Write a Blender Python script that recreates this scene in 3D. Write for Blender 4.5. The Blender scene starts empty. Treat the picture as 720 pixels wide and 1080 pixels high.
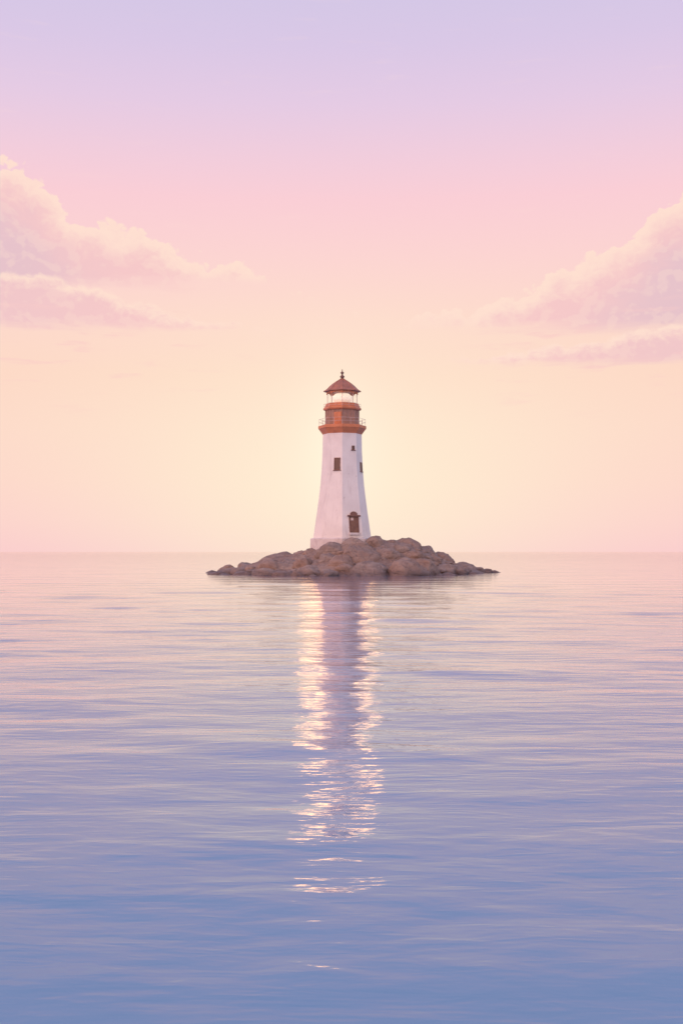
import bpy, bmesh, math, random
import numpy as np
from mathutils import Vector, noise

SC = bpy.context.scene
COL = SC.collection
R = math.radians


def lin(r, g, b, k=1.0):
    def f(c):
        c /= 255.0
        return k * (c / 12.92 if c <= 0.04045 else ((c + 0.055) / 1.055) ** 2.4)
    return (f(r), f(g), f(b), 1.0)


# ---------------------------------------------------------------- camera
CAM_H = 2.4
cam_d = bpy.data.cameras.new("camera")
cam = bpy.data.objects.new("camera", cam_d)
COL.objects.link(cam)
cam.location = (0, 0, CAM_H)
cam.rotation_euler = (R(90), 0, 0)
cam_d.sensor_fit = 'HORIZONTAL'
cam_d.sensor_width = 36
cam_d.lens = 60
cam_d.shift_y = 42 / 720
cam_d.clip_start = 0.2
cam_d.clip_end = 90000
SC.camera = cam

# ---------------------------------------------------------------- sun (hidden low behind the tower)
SUN_EL, SUN_AZ = 9.3, -0.2
sun_d = bpy.data.lights.new("sun", 'SUN')
sun_d.energy = 0.016
sun_d.angle = R(3.9)
sun_d.color = (1.0, 0.52, 0.18)
sun = bpy.data.objects.new("sun", sun_d)
COL.objects.link(sun)
sun.location = (0, 300, 80)
to_sun = Vector((math.sin(R(SUN_AZ)) * math.cos(R(SUN_EL)), math.cos(R(SUN_AZ)) * math.cos(R(SUN_EL)), math.sin(R(SUN_EL))))
sun.rotation_euler = to_sun.to_track_quat('Z', 'Y').to_euler()

# ---------------------------------------------------------------- exposure
SC.view_settings.view_transform = 'Standard'
SC.view_settings.look = 'None'
SC.view_settings.exposure = 0.0
SC.view_settings.gamma = 1.0
SC.view_settings.use_curve_mapping = False
SC.render.engine = 'CYCLES'
SC.cycles.use_denoising = True
SC.cycles.max_bounces = 6
SC.cycles.sample_clamp_direct = 12
SC.cycles.sample_clamp_indirect = 4

# ---------------------------------------------------------------- sky
world = bpy.data.worlds.new("World")
SC.world = world
world.use_nodes = True
WT = world.node_tree
WT.nodes.clear()


class G:
    """little helper that writes math node graphs"""
    def __init__(self, tree):
        self.t = tree

    def new(self, typ, **kw):
        n = self.t.nodes.new(typ)
        for k, v in kw.items():
            setattr(n, k, v)
        return n

    def put(self, sock, v):
        if isinstance(v, bpy.types.NodeSocket):
            self.t.links.new(v, sock)
        elif isinstance(v, tuple) and sock.type == 'RGBA' and len(v) == 3:
            sock.default_value = (*v, 1)
        else:
            sock.default_value = v

    def m(self, op, a, b=0.0, c=0.0, clamp=False):
        n = self.new('ShaderNodeMath', operation=op)
        n.use_clamp = clamp
        self.put(n.inputs[0], a)
        self.put(n.inputs[1], b)
        self.put(n.inputs[2], c)
        return n.outputs[0]

    def add(self, a, b): return self.m('ADD', a, b)
    def sub(self, a, b): return self.m('SUBTRACT', a, b)
    def mul(self, a, b): return self.m('MULTIPLY', a, b)

    def step(self, x, a, b, lo=0.0, hi=1.0):
        n = self.new('ShaderNodeMapRange', interpolation_type='SMOOTHSTEP')
        self.put(n.inputs[0], x)
        for i, v in enumerate((a, b, lo, hi)):
            self.put(n.inputs[i + 1], v)
        return n.outputs[0]

    def mix(self, f, a, b, blend='MIX'):
        n = self.new('ShaderNodeMix', data_type='RGBA', blend_type=blend)
        n.clamp_factor = True
        self.put(n.inputs[0], f)
        self.put(n.inputs[6], a)
        self.put(n.inputs[7], b)
        return n.outputs[2]

    def vec(self, x, y, z=0.0):
        n = self.new('ShaderNodeCombineXYZ')
        self.put(n.inputs[0], x)
        self.put(n.inputs[1], y)
        self.put(n.inputs[2], z)
        return n.outputs[0]

    def noise(self, v, scale, detail=3.0, rough=0.5, distortion=0.0):
        n = self.new('ShaderNodeTexNoise')
        self.put(n.inputs['Vector'], v)
        n.inputs['Scale'].default_value = scale
        n.inputs['Detail'].default_value = detail
        n.inputs['Roughness'].default_value = rough
        n.inputs['Distortion'].default_value = distortion
        return n.outputs[0]

    def voro(self, v, scale, smooth=0.25):
        n = self.new('ShaderNodeTexVoronoi', feature='SMOOTH_F1', voronoi_dimensions='2D')
        self.put(n.inputs['Vector'], v)
        n.inputs['Scale'].default_value = scale
        n.inputs['Smoothness'].default_value = smooth
        return n.outputs['Distance']

    def ramp(self, f, stops, interp='LINEAR'):
        n = self.new('ShaderNodeValToRGB')
        cr = n.color_ramp
        cr.interpolation = interp
        while len(cr.elements) < len(stops):
            cr.elements.new(0.5)
        for e, (p, c) in zip(cr.elements, stops):
            e.position = p
        for e, (p, c) in zip(cr.elements, stops):
            e.color = c
        self.put(n.inputs[0], f)
        return n.outputs[0]

    def curve(self, f, pts):
        n = self.new('ShaderNodeFloatCurve')
        cm = n.mapping
        c = cm.curves[0]
        while len(c.points) < len(pts):
            c.points.new(0.5, 0.5)
        for p, (x, y) in zip(c.points, pts):
            p.location = (x, y)
        for p in c.points:
            p.handle_type = 'VECTOR'
        cm.use_clip = True
        cm.update()
        self.put(n.inputs['Value'], f)
        return n.outputs[0]


W = G(WT)
tc = W.new('ShaderNodeTexCoord')
sep = W.new('ShaderNodeSeparateXYZ')
WT.links.new(tc.outputs['Generated'], sep.inputs[0])
DX, DY, DZ = sep.outputs
DEG = 180 / math.pi
az = W.mul(W.m('ARCTAN2', DX, DY), DEG)            # 0 = straight at the lighthouse
el = W.mul(W.m('ARCSINE', DZ), DEG)
ela = W.m('ABSOLUTE', el)

S = [  # elevation in degrees, colour
    (0, (250, 202, 205)), (1.5, (252, 209, 204)), (3.5, (253, 214, 202)), (6, (253, 217, 201)), (8.7, (253, 216, 198)), (11.6, (253, 216, 204)),
    (14.5, (252, 211, 210)), (17.2, (250, 206, 214)), (19.0, (242, 205, 220)), (21.5, (229, 203, 228)), (24.0, (218, 200, 230)),
    (26.5, (211, 199, 230)), (33, (184, 187, 229)), (45, (152, 171, 221)), (90, (132, 158, 212))]
base = W.ramp(W.m('DIVIDE', ela, 90.0), [(e / 90, lin(*c)) for e, c in S])
# warm glow round the hidden sun
g1 = W.m('POWER', W.m('DIVIDE', az, 12.5), 2.0)
g2 = W.m('POWER', W.m('DIVIDE', W.sub(ela, 3.5), 7.0), 2.0)
g = W.m('EXPONENT', W.mul(W.add(g1, g2), -1.0))
base = W.mix(W.mul(g, 0.95), base, lin(255, 237, 210))
h1 = W.m('POWER', W.m('DIVIDE', W.sub(az, SUN_AZ), 2.6), 2.0)
h2 = W.m('POWER', W.m('DIVIDE', W.sub(ela, 5.0), 4.0), 2.0)
hg = W.m('EXPONENT', W.mul(W.add(h1, h2), -1.0))
base = W.mix(W.mul(hg, 0.3), base, lin(255, 247, 226, 1.05))

core = W.m('EXPONENT', W.mul(W.add(W.m('POWER', W.m('DIVIDE', W.sub(az, SUN_AZ), 1.3), 2.0), W.m('POWER', W.m('DIVIDE', W.sub(ela, 5.5), 3.0), 2.0)), -1.0))
base = W.mix(W.mul(core, 0.06), base, (1.9, 1.55, 1.05, 1))

# ---- clouds: two banks either side, lit from the glow between them
AZR, ELR = 60.0, 30.0


def px_az(x): return math.degrees(math.atan((x - 360) / 1200))
def px_el(x, y): return math.degrees(math.atan((582 - y) / math.hypot(1200, x - 360)))


def crv(pts, below=0.0):
    out = []
    for x, y in pts:
        a = px_az(x) if abs(x) < 9000 else math.copysign(30, x)
        out.append(((a + 30) / AZR, (px_el(x, y) + below) / ELR))
    return out


azn = W.m('DIVIDE', W.add(az, 30.0), AZR, clamp=True)
P = W.vec(az, el)
pw1 = W.sub(W.noise(P, 0.55, 4.0, 0.55), 0.5)
pw2 = W.sub(W.noise(W.vec(W.add(az, 31.7), W.add(el, 9.1)), 0.55, 4.0, 0.55), 0.5)


def billow(a, e):
    v = W.vec(a, e)
    b1 = W.sub(0.62, W.voro(v, 0.62, 0.35))
    b2 = W.sub(0.55, W.voro(v, 1.6, 0.3))
    b3 = W.sub(0.55, W.voro(v, 3.7, 0.3))
    s = W.add(W.mul(b1, 1.0), W.add(W.mul(b2, 0.45), W.mul(b3, 0.2)))
    return s


wa = W.add(az, W.mul(pw1, 0.9))
we = W.add(el, W.mul(pw2, 0.9))
we15 = W.mul(we, 1.25)
B0 = billow(wa, we15)
# the same field a step towards the light (up and towards the centre) gives the lit rims
side = W.m('SIGN', az)
B1 = billow(W.sub(wa, W.mul(side, 0.22)), W.add(we15, 0.32))
lit = W.step(W.sub(B0, B1), -0.06, 0.24)

T1 = W.mul(W.curve(azn, [(0, 0.52)] + crv([(-60, 150), (0, 172), (22, 182), (45, 198), (72, 226), (110, 240), (150, 250), (185, 262), (215, 274), (245, 282), (280, 292), (305, 312), (390, 345), (425, 342), (470, 334), (520, 322), (555, 308), (590, 287), (622, 276), (650, 262), (672, 242), (700, 219), (722, 206), (790, 180)]) + [(1, 0.55)]), ELR)
Bt1 = W.mul(W.curve(azn, [(0, 0.4)] + crv([(-60, 300), (0, 300), (100, 300), (200, 296), (285, 294), (310, 305), (390, 335), (425, 340), (500, 343), (580, 345), (720, 345), (800, 345)]) + [(1, 0.4)]), ELR)
T2 = W.mul(W.curve(azn, [(0, 0.41)] + crv([(-60, 285), (0, 288), (60, 294), (100, 306), (150, 322), (205, 337), (250, 345), (420, 385), (520, 379), (560, 372), (600, 364), (650, 354), (720, 345), (790, 340)]) + [(1, 0.42)]), ELR)
Bt2 = W.mul(W.curve(azn, [(0, 0.37)] + crv([(-60, 342), (0, 343), (150, 345), (205, 345), (250, 342), (420, 375), (520, 382), (600, 382), (720, 380), (800, 378)]) + [(1, 0.37)]), ELR)

fine = W.sub(W.noise(W.vec(wa, W.mul(we, 1.6)), 1.6, 5.0, 0.6), 0.5)
stre = W.sub(W.noise(W.vec(W.mul(az, 0.35), W.mul(el, 2.4)), 0.8, 4.0, 0.55), 0.5)


def layer(T, B, amp, soft, bsoft, off):
    top = W.add(T, W.mul(W.sub(B0, off), amp))
    d = W.sub(top, el)                                        # degrees below the top outline
    a = W.step(W.add(d, W.mul(fine, 0.18)), 0.0, soft)
    b = W.step(W.add(W.sub(el, B), W.mul(stre, 1.0)), -bsoft, bsoft)
    return d, W.mul(a, b), b


CREAM, PINK, MAUVE = lin(255, 225, 209), lin(246, 200, 201), lin(227, 193, 203)
outer = W.step(W.m('ABSOLUTE', az), 9.0, 17.0)
sky = base
for (T, B, amp, soft, bsoft, op) in ((T1, Bt1, 1.05, 0.2, 0.5, 0.92), (T2, Bt2, 0.55, 0.26, 0.3, 0.9)):
    d, a, b = layer(T, B, amp, soft, bsoft, 0.12 if T is T1 else -0.05)
    deep = W.step(W.add(d, W.mul(fine, 1.4)), 0.0, 1.9 if T is T1 else 0.9)
    body = W.mix(deep, CREAM, PINK)
    body = W.mix(W.mul(W.mul(W.step(W.add(d, W.mul(fine, 0.6)), 0.9, 3.6) if T is T1 else W.mul(deep, 0.35), outer), 0.9), body, MAUVE)
    body = W.mix(W.mul(lit, W.sub(0.85, W.mul(deep, 0.58))), body, CREAM)
    sky = W.mix(W.mul(a, op), sky, body)
# thin streaks below the banks and loose wisps
band = W.mul(W.step(el, 6.0, 9.0), W.step(el, 13.5, 10.5))
wisps = W.mul(W.mul(W.step(stre, 0.06, 0.22), band), W.step(W.m('ABSOLUTE', az), 3.0, 11.0))
sky = W.mix(W.mul(wisps, 0.55), sky, lin(250, 204, 200))
hi = W.mul(W.step(stre, 0.08, 0.3), W.step(el, 10.0, 14.0))
sky = W.mix(W.mul(hi, 0.12), sky, lin(255, 222, 214))

# ---- unseen sky behind viewer, added to light the tower: bright rosy left, mauve right
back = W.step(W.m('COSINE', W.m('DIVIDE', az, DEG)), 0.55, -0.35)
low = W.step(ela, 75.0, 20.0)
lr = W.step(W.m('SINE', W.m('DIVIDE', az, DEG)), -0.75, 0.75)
rear_fill = W.mix(lr, (2.4, 1.38, 1.10, 1), (0.72, 0.60, 0.64, 1))
sky = W.mix(W.mul(W.mul(back, low), 0.95), sky, rear_fill)

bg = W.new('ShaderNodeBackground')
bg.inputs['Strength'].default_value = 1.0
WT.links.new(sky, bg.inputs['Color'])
wo = W.new('ShaderNodeOutputWorld')
WT.links.new(bg.outputs[0], wo.inputs[0])


# ---------------------------------------------------------------- materials
def material(name):
    m = bpy.data.materials.new(name)
    m.use_nodes = True
    g = G(m.node_tree)
    p = m.node_tree.nodes['Principled BSDF']
    return m, g, p


def bump(g, p, height, strength, dist):
    b = g.new('ShaderNodeBump')
    b.inputs['Strength'].default_value = strength
    b.inputs['Distance'].default_value = dist
    g.put(b.inputs['Height'], height)
    g.t.links.new(b.outputs[0], p.inputs['Normal'])


def obj_xyz(g):
    t = g.new('ShaderNodeTexCoord')
    return t.outputs['Object']


def mapped(g, v, s):
    n = g.new('ShaderNodeMapping')
    g.put(n.inputs['Vector'], v)
    n.inputs['Scale'].default_value = s
    return n.outputs[0]


def simple(name, a, b, rough, scale=2.5, bstr=0.15, bdist=0.02, metal=0.0):
    m, g, p = material(name)
    v = obj_xyz(g)
    n = g.noise(v, scale, 5.0, 0.6)
    g.put(p.inputs['Base Color'], g.mix(g.step(n, 0.35, 0.68), (*a, 1), (*b, 1)))
    p.inputs['Roughness'].default_value = rough
    p.inputs['Metallic'].default_value = metal
    bump(g, p, g.noise(v, scale * 4, 4.0, 0.6), bstr, bdist)
    return m


def plaster():
    m, g, p = material("white_plaster")
    v = obj_xyz(g)
    big = g.noise(v, 0.45, 4.0, 0.6)
    streak = g.noise(mapped(g, v, (1.6, 1.6, 0.16)), 1.2, 5.0, 0.65)
    c = g.mix(g.step(big, 0.4, 0.7), (0.89, 0.86, 0.835, 1), (0.81, 0.775, 0.755, 1))
    c = g.mix(g.mul(g.step(streak, 0.52, 0.75), 0.45), c, (0.52, 0.46, 0.46, 1))
    spots = g.noise(v, 2.3, 4.0, 0.6)
    c = g.mix(g.mul(g.step(spots, 0.66, 0.74), 0.5), c, (0.42, 0.36, 0.36, 1))
    g.put(p.inputs['Base Color'], c)
    p.inputs['Roughness'].default_value = 0.75
    bump(g, p, g.noise(v, 5.0, 6.0, 0.65), 0.35, 0.03)
    return m


def rock_mat():
    m, g, p = material("weathered_rock")
    v = obj_xyz(g)
    oi = g.new('ShaderNodeObjectInfo')
    pos = g.new('ShaderNodeNewGeometry').outputs['Position']
    n1 = g.noise(pos, 0.55, 6.0, 0.62)
    n2 = g.noise(pos, 2.4, 6.0, 0.65)
    n3 = g.noise(mapped(g, pos, (0.5, 0.5, 2.2)), 1.3, 5.0, 0.6)
    warm = g.mix(g.step(n1, 0.36, 0.64), (0.30, 0.205, 0.17, 1), (0.39, 0.285, 0.24, 1))
    grey = g.mix(g.step(n3, 0.36, 0.66), (0.28, 0.215, 0.195, 1), (0.40, 0.315, 0.28, 1))
    c = g.mix(g.step(oi.outputs['Random'], 0.25, 0.95), warm, grey)
    c = g.mix(g.mul(g.step(n2, 0.55, 0.72), 0.5), c, (0.43, 0.34, 0.28, 1))
    c = g.mix(g.mul(g.step(n2, 0.48, 0.28), 0.75), c, (0.17, 0.115, 0.10, 1))
    vo = g.new('ShaderNodeTexVoronoi', feature='DISTANCE_TO_EDGE')
    warp = g.new('ShaderNodeVectorMath', operation='ADD')
    nz = g.new('ShaderNodeTexNoise')
    g.put(nz.inputs['Vector'], pos)
    nz.inputs['Scale'].default_value = 0.9
    nz.inputs['Detail'].default_value = 4.0
    g.t.links.new(pos, warp.inputs[0])
    g.t.links.new(nz.outputs['Color'], warp.inputs[1])
    g.t.links.new(mapped(g, warp.outputs[0], (0.8, 0.8, 1.5)), vo.inputs['Vector'])
    vo.inputs['Scale'].default_value = 0.75
    crack = g.step(vo.outputs['Distance'], 0.0, 0.045)
    c = g.mix(g.mul(g.sub(1.0, crack), 0.15), c, (0.13, 0.085, 0.075, 1))
    z = g.new('ShaderNodeSeparateXYZ')
    g.put(z.inputs[0], pos)
    wet = g.step(g.add(z.outputs[2], g.mul(n1, 0.35)), 0.85, 0.40)
    c = g.mix(g.mul(wet, 0.6), c, (0.13, 0.09, 0.085, 1))
    g.put(p.inputs['Base Color'], c)
    g.put(p.inputs['Roughness'], g.sub(0.85, g.mul(wet, 0.35)))
    hgt = g.add(g.mul(n1, 0.6), g.add(g.mul(n2, 0.35), g.add(g.mul(crack, 0.08), g.mul(g.noise(pos, 9.0, 5.0, 0.6), 0.12))))
    bump(g, p, hgt, 1.0, 0.5)
    return m


def sea_mat():
    m, g, p = material("calm_sea_water")
    pos = g.new('ShaderNodeNewGeometry').outputs['Position']
    sp = g.new('ShaderNodeSeparateXYZ')
    g.put(sp.inputs[0], pos)
    dist = g.m('SQRT', g.add(g.m('POWER', sp.outputs[0], 2.0), g.m('POWER', sp.outputs[1], 2.0)))
    a = g.noise(mapped(g, pos, (0.42, 1.5, 1)), 1.1, 3.0, 0.5, 0.6)
    b = g.noise(mapped(g, pos, (0.9, 2.4, 1)), 3.2, 2.0, 0.5, 0.3)
    far = g.step(dist, 25.0, 110.0)
    c = g.noise(mapped(g, pos, (0.05, 0.30, 1)), 1.0, 3.0, 0.55, 0.5)
    near = g.mul(g.step(dist, 100.0, 20.0, 0.45, 1.0), g.step(dist, 5.0, 28.0, 0.65, 1.0))
    h = g.add(g.mul(g.mul(a, 0.036), near), g.add(g.mul(g.mul(b, 0.009), near), g.mul(g.mul(c, 0.21), far)))
    bn = g.new('ShaderNodeBump')
    bn.inputs['Strength'].default_value = 1.0
    bn.inputs['Distance'].default_value = 1.0
    g.put(bn.inputs['Height'], h)
    # upwelling light of the water body under a reflecting surface
    body = g.new('ShaderNodeBsdfDiffuse')
    body.inputs['Color'].default_value = (0.20, 0.385, 0.575, 1)
    gloss = g.new('ShaderNodeBsdfGlossy')
    gloss.inputs['Color'].default_value = (1.0, 0.925, 0.93, 1)
    gloss.inputs['Roughness'].default_value = 0.06
    lw = g.new('ShaderNodeLayerWeight')
    lw.inputs['Blend'].default_value = 0.5
    for n in (body, gloss, lw):
        g.t.links.new(bn.outputs[0], n.inputs['Normal'])
    f = g.m('MINIMUM', g.add(g.add(g.mul(g.m('POWER', lw.outputs['Facing'], 6.0), 0.97), 0.03), g.mul(g.step(lw.outputs['Facing'], 0.84, 0.97), 0.14)), 1.0)
    mx = g.new('ShaderNodeMixShader')
    g.put(mx.inputs[0], f)
    g.t.links.new(body.outputs[0], mx.inputs[1])
    g.t.links.new(gloss.outputs[0], mx.inputs[2])
    g.t.links.new(mx.outputs[0], g.t.nodes['Material Output'].inputs['Surface'])
    g.t.nodes.remove(p)
    return m


M_PLASTER = plaster()
M_PLINTH = simple("pale_plinth_stone", (0.74, 0.70, 0.70), (0.60, 0.55, 0.55), 0.8, 1.5, 0.3, 0.03)
M_RUST = simple("rust_red_paint", (0.68, 0.245, 0.115), (0.55, 0.195, 0.095), 0.5, 1.6)
M_BROWN = simple("brown_panelled_metal", (0.42, 0.245, 0.185), (0.33, 0.19, 0.15), 0.55, 2.0)
M_ROOF = simple("russet_roof_metal", (0.50, 0.205, 0.125), (0.36, 0.155, 0.105), 0.5, 1.8)
M_DARK = simple("dark_brown_wood", (0.24, 0.125, 0.095), (0.17, 0.085, 0.07), 0.6, 3.0)
M_PANE = simple("dull_window_glass", (0.14, 0.075, 0.06), (0.11, 0.06, 0.05), 0.25, 1.0, 0.02)
M_RAIL = simple("pale_railing_paint", (0.74, 0.60, 0.55), (0.64, 0.50, 0.46), 0.5, 3.0)
M_ROCK = rock_mat()
M_SEA = sea_mat()

m, g, p = material("lit_lens_glass")
p.inputs['Base Color'].default_value = (0.9, 0.85, 0.78, 1)
p.inputs['Roughness'].default_value = 0.2
p.inputs['Emission Color'].default_value = (1.0, 0.86, 0.66, 1)
p.inputs['Emission Strength'].default_value = 0.36
M_LENS = m

m, g, p = material("lantern_glazing")
tr = g.new('ShaderNodeBsdfTransparent')
gl = g.new('ShaderNodeBsdfGlossy')
gl.inputs['Roughness'].default_value = 0.05
mx = g.new('ShaderNodeMixShader')
mx.inputs[0].default_value = 0.08
g.t.links.new(tr.outputs[0], mx.inputs[1])
g.t.links.new(gl.outputs[0], mx.inputs[2])
g.t.links.new(mx.outputs[0], g.t.nodes['Material Output'].inputs['Surface'])
M_GLAZE = m


# ---------------------------------------------------------------- mesh helpers
def link(name, bm, mat, parent=None, smooth=False):
    me = bpy.data.meshes.new(name)
    bmesh.ops.recalc_face_normals(bm, faces=bm.faces)
    if smooth:
        for f in bm.faces:
            f.smooth = True
    bm.to_mesh(me)
    bm.free()
    me.materials.append(mat)
    o = bpy.data.objects.new(name, me)
    COL.objects.link(o)
    if parent:
        o.parent = parent
    return o


def loft(bm, prof, n=8, cap=True, a0=270.0):
    rings = []
    for z, r in prof:
        rings.append([bm.verts.new((r * math.cos(R(a0 + k * 360 / n)), r * math.sin(R(a0 + k * 360 / n)), z)) for k in range(n)])
    for lo, hi in zip(rings, rings[1:]):
        for k in range(n):
            bm.faces.new((lo[k], lo[(k + 1) % n], hi[(k + 1) % n], hi[k]))
    if cap:
        bm.faces.new(rings[0][::-1])
        bm.faces.new(rings[-1])
    return rings


def tube(bm, a, b, r, n=6):
    a, b = Vector(a), Vector(b)
    q = (b - a).to_track_quat('Z', 'Y')
    rings = []
    for p_ in (a, b):
        rings.append([bm.verts.new(p_ + q @ Vector((r * math.cos(k * 2 * math.pi / n), r * math.sin(k * 2 * math.pi / n), 0))) for k in range(n)])
    for k in range(n):
        bm.faces.new((rings[0][k], rings[0][(k + 1) % n], rings[1][(k + 1) % n], rings[1][k]))
    bm.faces.new(rings[0][::-1])
    bm.faces.new(rings[1])


# ---------------------------------------------------------------- the sea
def build_sea():
    rnd = np.random.RandomState(7)
    fine = np.radians(np.linspace(-26, 26, 620))
    coarse = np.radians(np.linspace(26, 334, 150))[1:-1]
    th = np.concatenate([fine, coarse])
    r = [0.0, 0.7]
    while r[-1] < 4: r.append(r[-1] * 1.06)
    while r[-1] < 90: r.append(r[-1] * 1.0058)
    while r[-1] < 40000: r.append(r[-1] * 1.03)
    r = np.array(r[1:])
    Rr, Th = np.meshgrid(r, th, indexing='ij')
    X, Y = Rr * np.sin(Th), Rr * np.cos(Th)
    Z = np.zeros_like(X)
    patch = np.zeros_like(X)                                        # ruffled and calm patches
    for i in range(14):
        pa, ly, lx = rnd.rand() * 6.28, 1.4 * 7 ** rnd.rand(), 7 * 5 ** rnd.rand()
        patch += 0.27 * np.sin(2 * math.pi * (Y / ly + X / lx * (1 if i % 2 else -1)) + pa)
    patch = np.clip(1.0 + 0.35 * patch, 0.6, 1.4)
    dr = np.gradient(r)[:, None] * np.ones_like(Th)
    for i in range(70):
        lam = 0.32 * (5.5 / 0.32) ** rnd.rand()
        ang = rnd.randn() * 0.52 + (0.12 if i % 2 else -0.10)       # crests lie mostly across the view
        k = 2 * math.pi / lam
        kx, ky = k * math.sin(ang), k * math.cos(ang)
        slope = 0.0080 * (lam / 2.0) ** 0.1
        amp = slope / k * (0.6 + 0.8 * rnd.rand())
        fade = np.clip((lam / (4.0 * dr)) - 0.6, 0, 1) * np.clip((140 - Rr) / 70, 0, 1) * np.clip(Rr / 24, 0.8, 1)
        # long crests broken into groups
        env = 0.65 + 0.35 * np.sin(0.23 * kx * Y * 0 + 0.5 * X / lam ** 0.5 + rnd.rand() * 6.28 + 0.25 * Y)
        Z += amp * fade * env * patch * np.sin(kx * X + ky * Y + rnd.rand() * 6.2832)
    nr, nt = X.shape
    verts = np.column_stack([X.ravel(), Y.ravel(), Z.ravel()])
    idx = np.arange(nr * nt).reshape(nr, nt)
    a = idx[:-1, :]; b = idx[1:, :]
    a2 = np.roll(a, -1, axis=1); b2 = np.roll(b, -1, axis=1)
    quads = np.stack([a, a2, b2, b], axis=-1).reshape(-1, 4)
    me = bpy.data.meshes.new("sea")
    centre = len(verts)
    verts = np.vstack([verts, [[0, 0, 0]]])
    tri = np.stack([np.full(nt, centre), np.roll(idx[0], -1), idx[0]], axis=-1)
    nq, ntri = len(quads), len(tri)
    me.vertices.add(len(verts))
    me.vertices.foreach_set("co", verts.astype(np.float32).ravel())
    loops = np.concatenate([quads.ravel(), tri.ravel()]).astype(np.int32)
    me.loops.add(len(loops))
    me.loops.foreach_set("vertex_index", loops)
    starts = np.concatenate([np.arange(nq) * 4, nq * 4 + np.arange(ntri) * 3]).astype(np.int32)
    me.polygons.add(nq + ntri)
    me.polygons.foreach_set("loop_start", starts)
    me.polygons.foreach_set("use_smooth", np.ones(nq + ntri, dtype=bool))
    me.update(calc_edges=True)
    me.validate()
    bm = bmesh.new()
    bm.from_mesh(me)
    if bm.faces and sum(f.normal.z for f in list(bm.faces)[:200]) < 0:
        bmesh.ops.reverse_faces(bm, faces=bm.faces)
    bm.to_mesh(me)
    bm.free()
    me.materials.append(M_SEA)
    o = bpy.data.objects.new("sea", me)
    COL.objects.link(o)
    o['kind'] = 'structure'


build_sea()

# ---------------------------------------------------------------- the islet
TY = 124.0                      # distance of the tower
PXM = TY / 1200                 # metres per photo pixel at the tower
SIL = [(205, 606), (216, 604), (224, 602.5), (238, 598), (250, 597), (260, 595), (275, 592), (292, 587), (306, 587), (318, 583), (330, 580.5), (345, 575),
       (360, 574), (376, 571), (398, 569), (412, 571), (426, 570), (440, 576), (450, 579), (466, 586), (478, 591), (490, 596), (502, 600), (514, 602.5), (524, 604), (536, 606)]
SX = [(x - 360) * PXM for x, y in SIL]
SZ = [CAM_H + (582 - y) * PXM for x, y in SIL]


def sil(x):
    return float(np.interp(x, SX, SZ, left=-1.2, right=-1.2))


def half_depth(x):
    t = min(1.0, abs(x + 0.0) / 16.3)
    return 11.5 * math.sqrt(max(0.0, 1 - t * t))


def ground(x, y):
    """height of the islet's solid ground under the boulders"""
    s = sil(x)
    hd = half_depth(x) + 0.4
    d = y - TY - 3.0 * max(0.0, abs(x) / 16.0)
    t = abs(d) / hd
    h = (s + 0.9) * (1 - min(1.6, t) ** 1.9) - 0.9
    return h


bm = bmesh.new()
NX, NY = 110, 80
grid = []
for j in range(NY):
    row = []
    for i in range(NX):
        x = -19 + 38 * i / (NX - 1)
        y = TY - 15 + 30 * j / (NY - 1)
        h = ground(x, y)
        h += 0.28 * noise.fractal(Vector((x * 0.5, y * 0.5, 3.1)), 0.8, 2.1, 4)
        row.append(bm.verts.new((x, y, max(h + 0.08 - 0.25 * min(1.0, max(0.0, (abs(x) - 8.0) / 3.0)), -2.0))))
    grid.append(row)
for j in range(NY - 1):
    for i in range(NX - 1):
        bm.faces.new((grid[j][i], grid[j][i + 1], grid[j + 1][i + 1], grid[j + 1][i]))
islet = link("islet_ground", bm, M_ROCK, None, True)
islet['kind'] = 'structure'


def make_boulder(seed, pos, size, rotz, sub=4, tilt=0.0):
    """one rounded, split and worn granite boulder; pos = centre, size = half sizes"""
    rnd = random.Random(seed)
    off = Vector((rnd.uniform(-50, 50), rnd.uniform(-50, 50), rnd.uniform(-50, 50)))
    bm = bmesh.new()
    bmesh.ops.create_icosphere(bm, subdivisions=sub, radius=1.0)
    planes = []
    for _ in range(rnd.randint(9, 14)):
        n = Vector((rnd.gauss(0, 1), rnd.gauss(0, 1), rnd.gauss(0, 0.8))).normalized()
        planes.append((n, rnd.uniform(0.6, 0.88)))
    for v in bm.verts:
        p = v.co.normalized()
        r = 1.0
        for n, d in planes:                      # flattened joint faces with rounded edges
            c = p.dot(n)
            if c > 0.05:
                q = d / c
                r = -math.log(math.exp(-24 * r) + math.exp(-24 * q)) / 24
        r *= 1 + 0.09 * noise.fractal(p * 1.3 + off, 0.9, 2.0, 3) + 0.085 * noise.fractal(p * 3.6 + off, 0.7, 2.1, 4)
        v.co = p * r
    for v in bm.verts:
        v.co.x *= size[0]; v.co.y *= size[1]; v.co.z *= size[2]
    o = link("boulder", bm, M_ROCK, None, True)
    o.location = pos
    o.rotation_euler = (rnd.uniform(-0.12, 0.12), tilt, rotz)
    o['category'] = 'boulder'
    o['group'] = 'boulders heaped on the islet'
    return o


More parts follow.
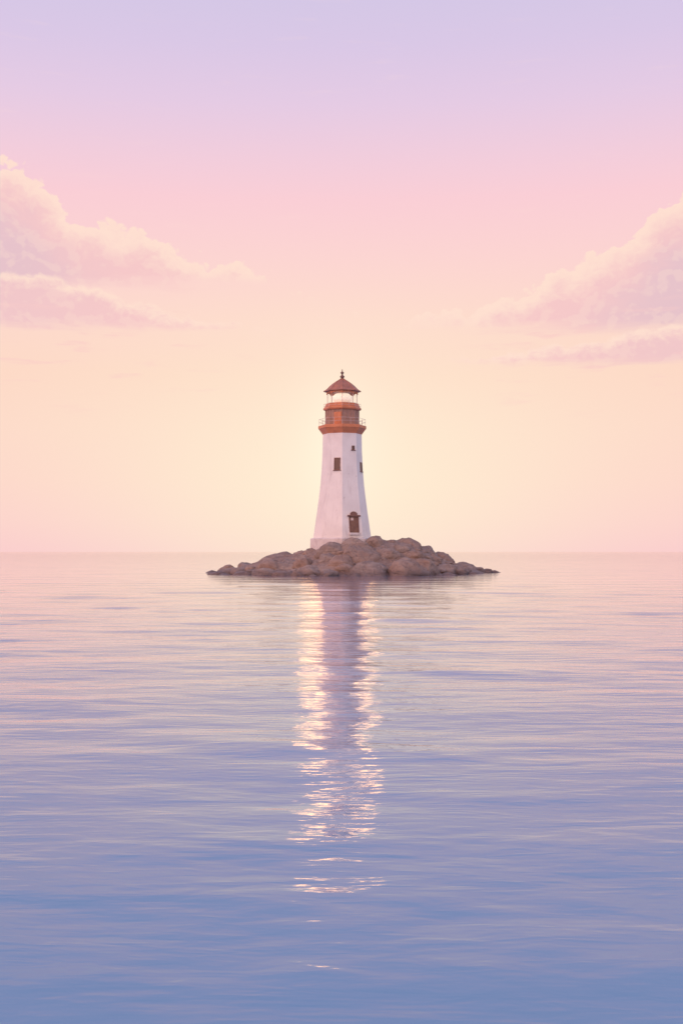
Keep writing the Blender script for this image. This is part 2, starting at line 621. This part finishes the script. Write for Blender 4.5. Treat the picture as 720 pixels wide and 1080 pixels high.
# boulders one can single out: photo column of the middle, row of the top, half width, distance, flatness, tilt, label
BIG = [
    (221, 601.2, 12, 131.5, 0.28, 0.00, "low dark flat boulder at the far left tip of the islet"),
    (240, 595.2, 10.5, 130.5, 0.62, 0.10, "small peaked brown boulder, second from the islet's left tip"),
    (260, 592.2, 12.5, 129.0, 0.58, -0.05, "rounded brown boulder just inland of the peaked one near the left tip"),
    (291, 583.2, 18, 126.5, 0.62, -0.14, "large smooth brown dome boulder halfway up the islet's left slope"),
    (307, 584.6, 9, 125.5, 0.70, 0.0, "small brown boulder squeezed against the right of the left slope's big dome"),
    (318, 580.4, 8.5, 124.5, 0.75, -0.1, "small rounded boulder below left of the white plinth corner"),
    (329, 578.0, 9.5, 121.5, 0.75, 0.0, "brown boulder touching the left corner of the white plinth"),
    (347, 571.0, 15, 119.2, 0.62, 0.0, "rounded brown boulder hiding the foot of the tower's left face"),
    (376, 566.6, 16, 119.4, 0.42, 0.0, "wide flat tan boulder directly beneath the brown tower door"),
    (397, 564.8, 10, 121.2, 0.72, 0.0, "domed boulder at the tower's right foot, first against the sky"),
    (413, 569.0, 10, 122.5, 0.70, 0.0, "low brown boulder in the dip between the two domes right of the tower"),
    (427, 566.5, 14.5, 123.5, 0.66, 0.08, "tall dark dome boulder crowning the islet right of the tower"),
    (449, 575.4, 12.5, 124.5, 0.72, 0.12, "dark hump boulder one step down the right skyline from the crowning dome"),
    (466, 582.2, 11, 125.5, 0.72, 0.15, "dark sloping boulder midway down the right skyline"),
    (489, 592.4, 11.5, 127.5, 0.50, 0.08, "flat topped dark boulder low on the islet's right end"),
    (503, 597.8, 6.5, 129.0, 0.55, 0.1, "small dark boulder just beyond the flat topped one on the right"),
    (514.5, 599.6, 5.5, 130.5, 0.55, 0.0, "small round dark boulder, second from the islet's right tip"),
    (525, 601.4, 9.0, 131.5, 0.30, 0.05, "tiny low dark boulder at the far right tip of the islet"),
    (378, 574.2, 20, 117.6, 0.55, 0.0, "broad pinkish dome boulder in the middle, below the tan one under the door"),
    (361, 584.5, 14, 116.3, 0.52, -0.08, "grey slab boulder below the tower's front edge, halfway to the water"),
    (387, 591.0, 19, 115.0, 0.50, 0.05, "wide lumpy grey boulder above the waterline below the door"),
    (408, 577.8, 14, 118.8, 0.55, 0.12, "grey sloping boulder right of the broad pinkish dome"),
    (330, 595.5, 15, 115.4, 0.45, -0.05, "long low grey boulder near the water left of the tower"),
    (348, 601.0, 7, 113.6, 0.55, 0.0, "small orange brown boulder at the waterline in front of the tower"),
    (424, 590.0, 20, 115.8, 0.48, 0.04, "broad dark brown boulder face on the right front slope"),
    (448, 589.0, 14, 118.0, 0.5, 0.1, "slanted grey brown boulder on the right slope under the dark hump"),
    (306, 590.5, 15, 118.5, 0.55, -0.05, "reddish brown boulder on the left slope in front of the big smooth dome"),
    (276, 594.0, 12, 122.5, 0.60, -0.08, "brown boulder at the front foot of the left slope's big dome"),
    (470, 594.0, 14, 120.5, 0.5, 0.06, "low grey brown boulder at the foot of the right skyline slope"),
    (321, 588.0, 11, 117.8, 0.6, 0.0, "pinkish boulder under the plinth's left corner on the front slope"),
    (345, 583.0, 11, 117.6, 0.55, 0.0, "brown boulder just left of the grey slab below the tower's front edge"),
]
placed = []
for i, (px, top, hw, dist, fl, tilt, label) in enumerate(BIG):
    s = dist / 1200
    rx = hw * s * 1.3
    rz = rx * (0.45 + 0.55 * fl)
    z_top = CAM_H + (582 - top) * s
    o = make_boulder(100 + i, ((px - 360) * s, dist, z_top - rz * 0.92), (rx, rx * 0.95, rz), 0.0, 4, tilt)
    zs = [v.co.z for v in o.data.vertices]
    o.location.z = z_top - max(zs)
    o['label'] = label
    placed.append(((px - 360) * s, dist, rx))

rnd = random.Random(23)
ZONES = [
    (-99, -3.2, "small weathered boulder packed among larger ones on the left slope of the islet"),
    (-3.2, 3.2, "small weathered boulder wedged in the heap between the tower's foot and the water"),
    (3.2, 99, "small dark weathered boulder packed among larger ones on the right slope of the islet"),
]
ROCKS = []


def fill(n, rmin, rmax, kind):
    made = tries = 0
    while made < n and tries < 4000:
        tries += 1
        x = rnd.uniform(-15.8, 15.8)
        hd = half_depth(x)
        if kind == 'shore':
            y = TY + 3.0 * abs(x) / 16.0 - hd * rnd.uniform(0.92, 1.03)
        elif kind == 'back':
            y = TY + 3.0 * abs(x) / 16.0 + hd * rnd.uniform(0.25, 0.95)
        else:
            y = TY + 3.0 * abs(x) / 16.0 - hd * rnd.uniform(0.2, 0.95)
        r = rnd.uniform(rmin, rmax)
        if math.hypot(x, y - TY) < 3.6 + r:
            continue
        if any(math.hypot(x - a, (y - b)) < 0.52 * (r + c) for a, b, c in placed):
            continue
        fl = rnd.uniform(0.5, 0.8)
        gz = ground(x, y) - 0.25
        if kind == 'shore':
            gz = min(gz, -0.05)
        z = gz + r * fl * rnd.uniform(0.05, 0.35)
        lim = sil(x) - 0.25
        z = min(z, lim - r * fl)
        if z + r * fl < 0.12:
            continue
        o = make_boulder(1000 + len(placed), (x, y, z), (r * rnd.uniform(0.95, 1.3), r, r * fl), rnd.uniform(-0.5, 0.5), 3, rnd.uniform(-0.1, 0.1))
        if kind == 'shore':
            o['label'] = "small wet boulder sitting right at the islet's waterline"
        elif kind == 'back':
            o['label'] = "weathered boulder on the far side of the islet behind the tower"
        else:
            o['label'] = next(l for a, b, l in ZONES if a <= x < b)
        o['group'] = {'shore': 'small boulders along the waterline', 'back': 'boulders behind the tower'}.get(kind) or \
            ('small boulders on the left slope' if x < -3.2 else 'small boulders below the tower' if x < 3.2 else 'small boulders on the right slope')
        placed.append((x, y, r))
        made += 1


fill(40, 0.75, 1.3, 'front')
fill(55, 0.35, 0.7, 'front')
fill(34, 0.35, 0.8, 'shore')

# ---------------------------------------------------------------- the lighthouse
tower = bpy.data.objects.new("lighthouse", None)
COL.objects.link(tower)
AX = 0.8 * PXM
tower.location = (AX, TY, 0)
tower['label'] = "white eight sided lighthouse with rust red gallery and domed roof on the rocky islet"
tower['category'] = "lighthouse"


def zz(y): return CAM_H + (582 - y) * PXM


PROF = [(y, r * PXM) for y, r in [(592, 33.2), (566, 30.3), (552, 28.3), (539, 26.4), (525, 24.6), (512, 23.0), (496, 21.7), (475, 20.7), (457, 20.5)]]
pz = [zz(y) for y, r in PROF]
pr = [r for y, r in PROF]


def rad(z): return float(np.interp(z, pz, pr))


bm = bmesh.new()
loft(bm, list(zip(pz, pr)))
wall = link("tower_wall", bm, M_PLASTER, tower)

bm = bmesh.new()
loft(bm, [(zz(592), 34.2 * PXM), (zz(568.6), 33.6 * PXM), (zz(567.9), 33.0 * PXM), (zz(567.4), 30.8 * PXM)])
link("plinth", bm, M_PLINTH, tower)

C8 = math.cos(R(22.5))


def face_pt(ang, z, t, out):
    n = Vector((math.cos(R(ang)), math.sin(R(ang)), 0))
    tan = Vector((-n.y, n.x, 0))
    v = n * (rad(z) * C8 + out) + tan * t
    return Vector((v.x, v.y, z))


def face_box(bm, ang, z0, z1, t0, t1, o0, o1):
    vs = [bm.verts.new(face_pt(ang, z, t, o)) for o in (o0, o1) for z in (z0, z1) for t in (t0, t1)]
    for f in ((0, 1, 3, 2), (4, 6, 7, 5), (0, 4, 5, 1), (2, 3, 7, 6), (0, 2, 6, 4), (1, 5, 7, 3)):
        bm.faces.new([vs[i] for i in f])


def window(ang, y0, y1, tc_, w, fr):
    z1, z0 = zz(y0), zz(y1)
    a, b = tc_ - w / 2, tc_ + w / 2
    bm = bmesh.new()
    face_box(bm, ang, z0, z1, a, a + fr, -0.1, 0.05)
    face_box(bm, ang, z0, z1, b - fr, b, -0.1, 0.05)
    face_box(bm, ang, z1 - fr, z1, a + fr, b - fr, -0.1, 0.05)
    face_box(bm, ang, z0, z0 + fr, a + fr, b - fr, -0.1, 0.05)
    face_box(bm, ang, z0 - 0.09, z0 - 0.003, a - 0.08, b + 0.08, -0.1, 0.11)   # sill
    w_ = link("window", bm, M_DARK, tower)
    bm = bmesh.new()
    face_box(bm, ang, z0 + fr, z1 - fr, a + fr + 0.001, b - fr - 0.001, -0.1, 0.012)
    link("pane", bm, M_PANE, w_)


FL, FR, FS = 247.5, 292.5, 337.5
window(FL, 484.2, 497.0, 0.267, 0.72, 0.09)
window(FR, 471.4, 475.8, 0.44, 0.32, 0.05)
window(FS, 488.0, 497.5, 0.33, 0.55, 0.08)

# door with hood and rounded pediment
zt, zb = zz(545.5), zz(562.2)
bm = bmesh.new()
face_box(bm, FR, zb, zt, -0.33, -0.23 + 0.02, -0.1, 0.07)
face_box(bm, FR, zb, zt, 0.66, 0.78, -0.1, 0.07)
door_frame = None
door = link("door", bm, M_DARK, tower)
bm = bmesh.new()
face_box(bm, FR, zb, zt, -0.209, 0.659, -0.1, 0.02)
for (t0, t1) in ((-0.15, 0.19), (0.26, 0.60)):
    for (f0, f1) in ((0.06, 0.42), (0.48, 0.70)):
        face_box(bm, FR, zb + (zt - zb) * f0, zb + (zt - zb) * f1, t0, t1, 0.015, 0.045)
M_DOOR = simple("brown_door_boards", (0.25, 0.135, 0.095), (0.19, 0.10, 0.075), 0.6, 3.0)
link("door_leaf", bm, M_DOOR, door)
bm = bmesh.new()
face_box(bm, FR, zb + (zt - zb) * 0.76, zb + (zt - zb) * 0.93, -0.12, 0.18, 0.015, 0.04)
link("door_light", bm, M_RAIL, door)
bm = bmesh.new()
face_box(bm, FR, zt + 0.002, zt + 0.16, -0.50, 0.95, -0.1, 0.24)
NP = 9
for k in range(NP):
    a0 = -0.16 + 0.77 * k / NP
    a1 = -0.16 + 0.77 * (k + 1) / NP
    mid = ((a0 + a1) / 2 - 0.225) / 0.40
    hh = 0.34 * math.sqrt(max(0.02, 1 - mid * mid)) + 0.04
    face_box(bm, FR, zt + 0.162, zt + 0.162 + hh, a0, a1 - 0.001, -0.1, 0.16)
link("door_hood", bm, M_DARK, door)
bm = bmesh.new()
face_box(bm, FR, zb - 0.22, zb - 0.003, -0.42, 0.87, -0.1, 0.32)
link("doorstep", bm, M_PLINTH, tower)

# corbelled gallery
q = PXM
bm = bmesh.new()
loft(bm, [(zz(458.2), 20.9 * q), (zz(457.4), 21.3 * q), (zz(453.0), 24.6 * q), (zz(452.4), 25.3 * q), (zz(449.8), 25.3 * q), (zz(449.4), 25.0 * q)])
link("gallery", bm, M_RUST, tower)


def railing(zb_, h, r, posts, pr_):
    bm = bmesh.new()
    pts = []
    per = posts // 8
    for k in range(8):
        a = Vector((r * math.cos(R(270 + 45 * k)), r * math.sin(R(270 + 45 * k)), 0))
        b = Vector((r * math.cos(R(315 + 45 * k)), r * math.sin(R(315 + 45 * k)), 0))
        for i in range(per):
            pts.append(a.lerp(b, i / per))
        for hz in (h, h * 0.52):
            tube(bm, a + Vector((0, 0, zb_ + hz)), b + Vector((0, 0, zb_ + hz)), pr_ * 0.85)
    for p_ in pts:
        tube(bm, p_ + Vector((0, 0, zb_ - 0.02)), p_ + Vector((0, 0, zb_ + h)), pr_)
    link("railing", bm, M_RAIL, tower)


railing(zz(449.4), 0.72, 24.3 * q, 16, 0.017)

# watch room: panelled drum with pilasters
bm = bmesh.new()
loft(bm, [(zz(449.45), 18.2 * q), (zz(444.3), 18.2 * q), (zz(444.0), 17.5 * q), (zz(433.0), 17.5 * q)])
for k in range(8):
    for f in (0.0, 0.36, 0.68):
        a = Vector((17.5 * q * math.cos(R(270 + 45 * k)), 17.5 * q * math.sin(R(270 + 45 * k)), 0))
        b = Vector((17.5 * q * math.cos(R(315 + 45 * k)), 17.5 * q * math.sin(R(315 + 45 * k)), 0))
        p_ = a.lerp(b, f)
        tube(bm, p_ + Vector((0, 0, zz(444.1))), p_ + Vector((0, 0, zz(433.05))), 0.05)
link("watch_room", bm, M_BROWN, tower)
# small rust door of the watch room on the left front face
bm = bmesh.new()
n = Vector((math.cos(R(FL)), math.sin(R(FL)), 0)); tan = Vector((-n.y, n.x, 0))
ap = 18.2 * q * C8


def wr_box(bm, t0, t1, z0, z1, o0, o1):
    vs = [bm.verts.new(n * (ap + o) + tan * t + Vector((0, 0, z))) for o in (o0, o1) for z in (z0, z1) for t in (t0, t1)]
    for f in ((0, 1, 3, 2), (4, 6, 7, 5), (0, 4, 5, 1), (2, 3, 7, 6), (0, 2, 6, 4), (1, 5, 7, 3)):
        bm.faces.new([vs[i] for i in f])


wr_box(bm, -0.22, 0.62, zz(449.3), zz(436.2), -0.2, 0.03)
wr_box(bm, -0.12, 0.17, zz(448.0), zz(443.0), 0.02, 0.055)
wr_box(bm, 0.23, 0.52, zz(448.0), zz(443.0), 0.02, 0.055)
wr_box(bm, -0.12, 0.52, zz(442.0), zz(437.2), 0.02, 0.055)
link("watch_room_door", bm, M_RUST, tower)

bm = bmesh.new()
loft(bm, [(zz(433.4), 17.7 * q), (zz(432.8), 19.6 * q), (zz(431.6), 20.2 * q), (zz(430.8), 20.0 * q), (zz(429.6), 18.6 * q), (zz(426.4), 17.4 * q), (zz(426.0), 17.1 * q)])
link("lantern_curb", bm, M_RUST, tower)
railing(zz(431.2), 0.5, 19.4 * q, 16, 0.011)

# lantern room
LR = 15.6 * q
for k in range(8):
    bm = bmesh.new()
    c = Vector((LR * math.cos(R(270 + 45 * k)), LR * math.sin(R(270 + 45 * k)), 0))
    tube(bm, c + Vector((0, 0, zz(426.05))), c + Vector((0, 0, zz(413.4))), 0.03)
    link("lantern_post", bm, M_RAIL, tower)
bm = bmesh.new()
loft(bm, [(zz(425.9), LR * 0.985), (zz(414.2), LR * 0.985)], 8, False)
link("lantern_glazing", bm, M_GLAZE, tower)
bm = bmesh.new()
lens_prof = [(426.0, 3.0), (425.2, 7.0)]
for k in range(13):
    y = 424.8 - k * 0.72
    bulge = 10.2 - 2.2 * abs((k - 6) / 6.0) ** 2.2
    lens_prof += [(y, bulge - 0.5), (y - 0.36, bulge)]
lens_prof += [(415.0, 6.5), (414.4, 3.0)]
loft(bm, [(zz(y), r * q) for y, r in lens_prof], 24)
link("lamp_lens", bm, M_LENS, tower)

# roof: bell shaped with ribs, scalloped valance and finial
bm = bmesh.new()
ROOF = [(413.6, 17.2), (413.2, 19.8), (412.7, 19.8), (411.5, 17.4), (409.8, 15.4), (407.5, 13.2), (405.2, 10.5), (403.0, 7.4), (401.3, 4.7), (400.3, 3.0), (399.4, 1.9)]
loft(bm, [(zz(y), r * q) for y, r in ROOF])
roof = link("roof", bm, M_ROOF, tower)
bm = bmesh.new()
for k in range(8):
    for (y0, r0), (y1, r1) in zip(ROOF[2:], ROOF[3:]):
        ca, sa = math.cos(R(270 + 45 * k)), math.sin(R(270 + 45 * k))
        tube(bm, (r0 * q * ca, r0 * q * sa, zz(y0)), (r1 * q * ca, r1 * q * sa, zz(y1)), 0.035)
link("roof_ribs", bm, M_ROOF, roof)
bm = bmesh.new()
for k in range(8):
    a = Vector((16.6 * q * math.cos(R(270 + 45 * k)), 16.6 * q * math.sin(R(270 + 45 * k)), 0))
    b = Vector((16.6 * q * math.cos(R(315 + 45 * k)), 16.6 * q * math.sin(R(315 + 45 * k)), 0))
    prev = None
    for i in range(17):
        f = i / 16
        dz = 0.10 + 0.20 * (1 - abs(math.sin(math.pi * f)) ** 0.8) if True else 0
        p_ = a.lerp(b, f)
        inn = p_ * 0.965
        ring = [bm.verts.new((p_.x, p_.y, zz(413.6) + 0.02)), bm.verts.new((p_.x, p_.y, zz(413.6) - dz)),
                bm.verts.new((inn.x, inn.y, zz(413.6) - dz)), bm.verts.new((inn.x, inn.y, zz(413.6) + 0.02))]
        if prev:
            for j in range(4):
                bm.faces.new((prev[j], ring[j], ring[(j + 1) % 4], prev[(j + 1) % 4]))
        prev = ring
link("valance", bm, M_RUST, roof)
bm = bmesh.new()
FIN = [(399.6, 1.9), (398.9, 1.5), (398.5, 1.0), (398.1, 1.7), (397.4, 2.2), (396.6, 2.0), (396.0, 1.2), (395.4, 0.8), (394.0, 0.8), (393.6, 1.5), (393.0, 1.7), (392.5, 1.4), (392.0, 0.6), (391.0, 0.45), (388.8, 0.12)]
loft(bm, [(zz(y), r * q * 1.15) for y, r in FIN], 14)
link("finial", bm, M_DARK, roof, True)
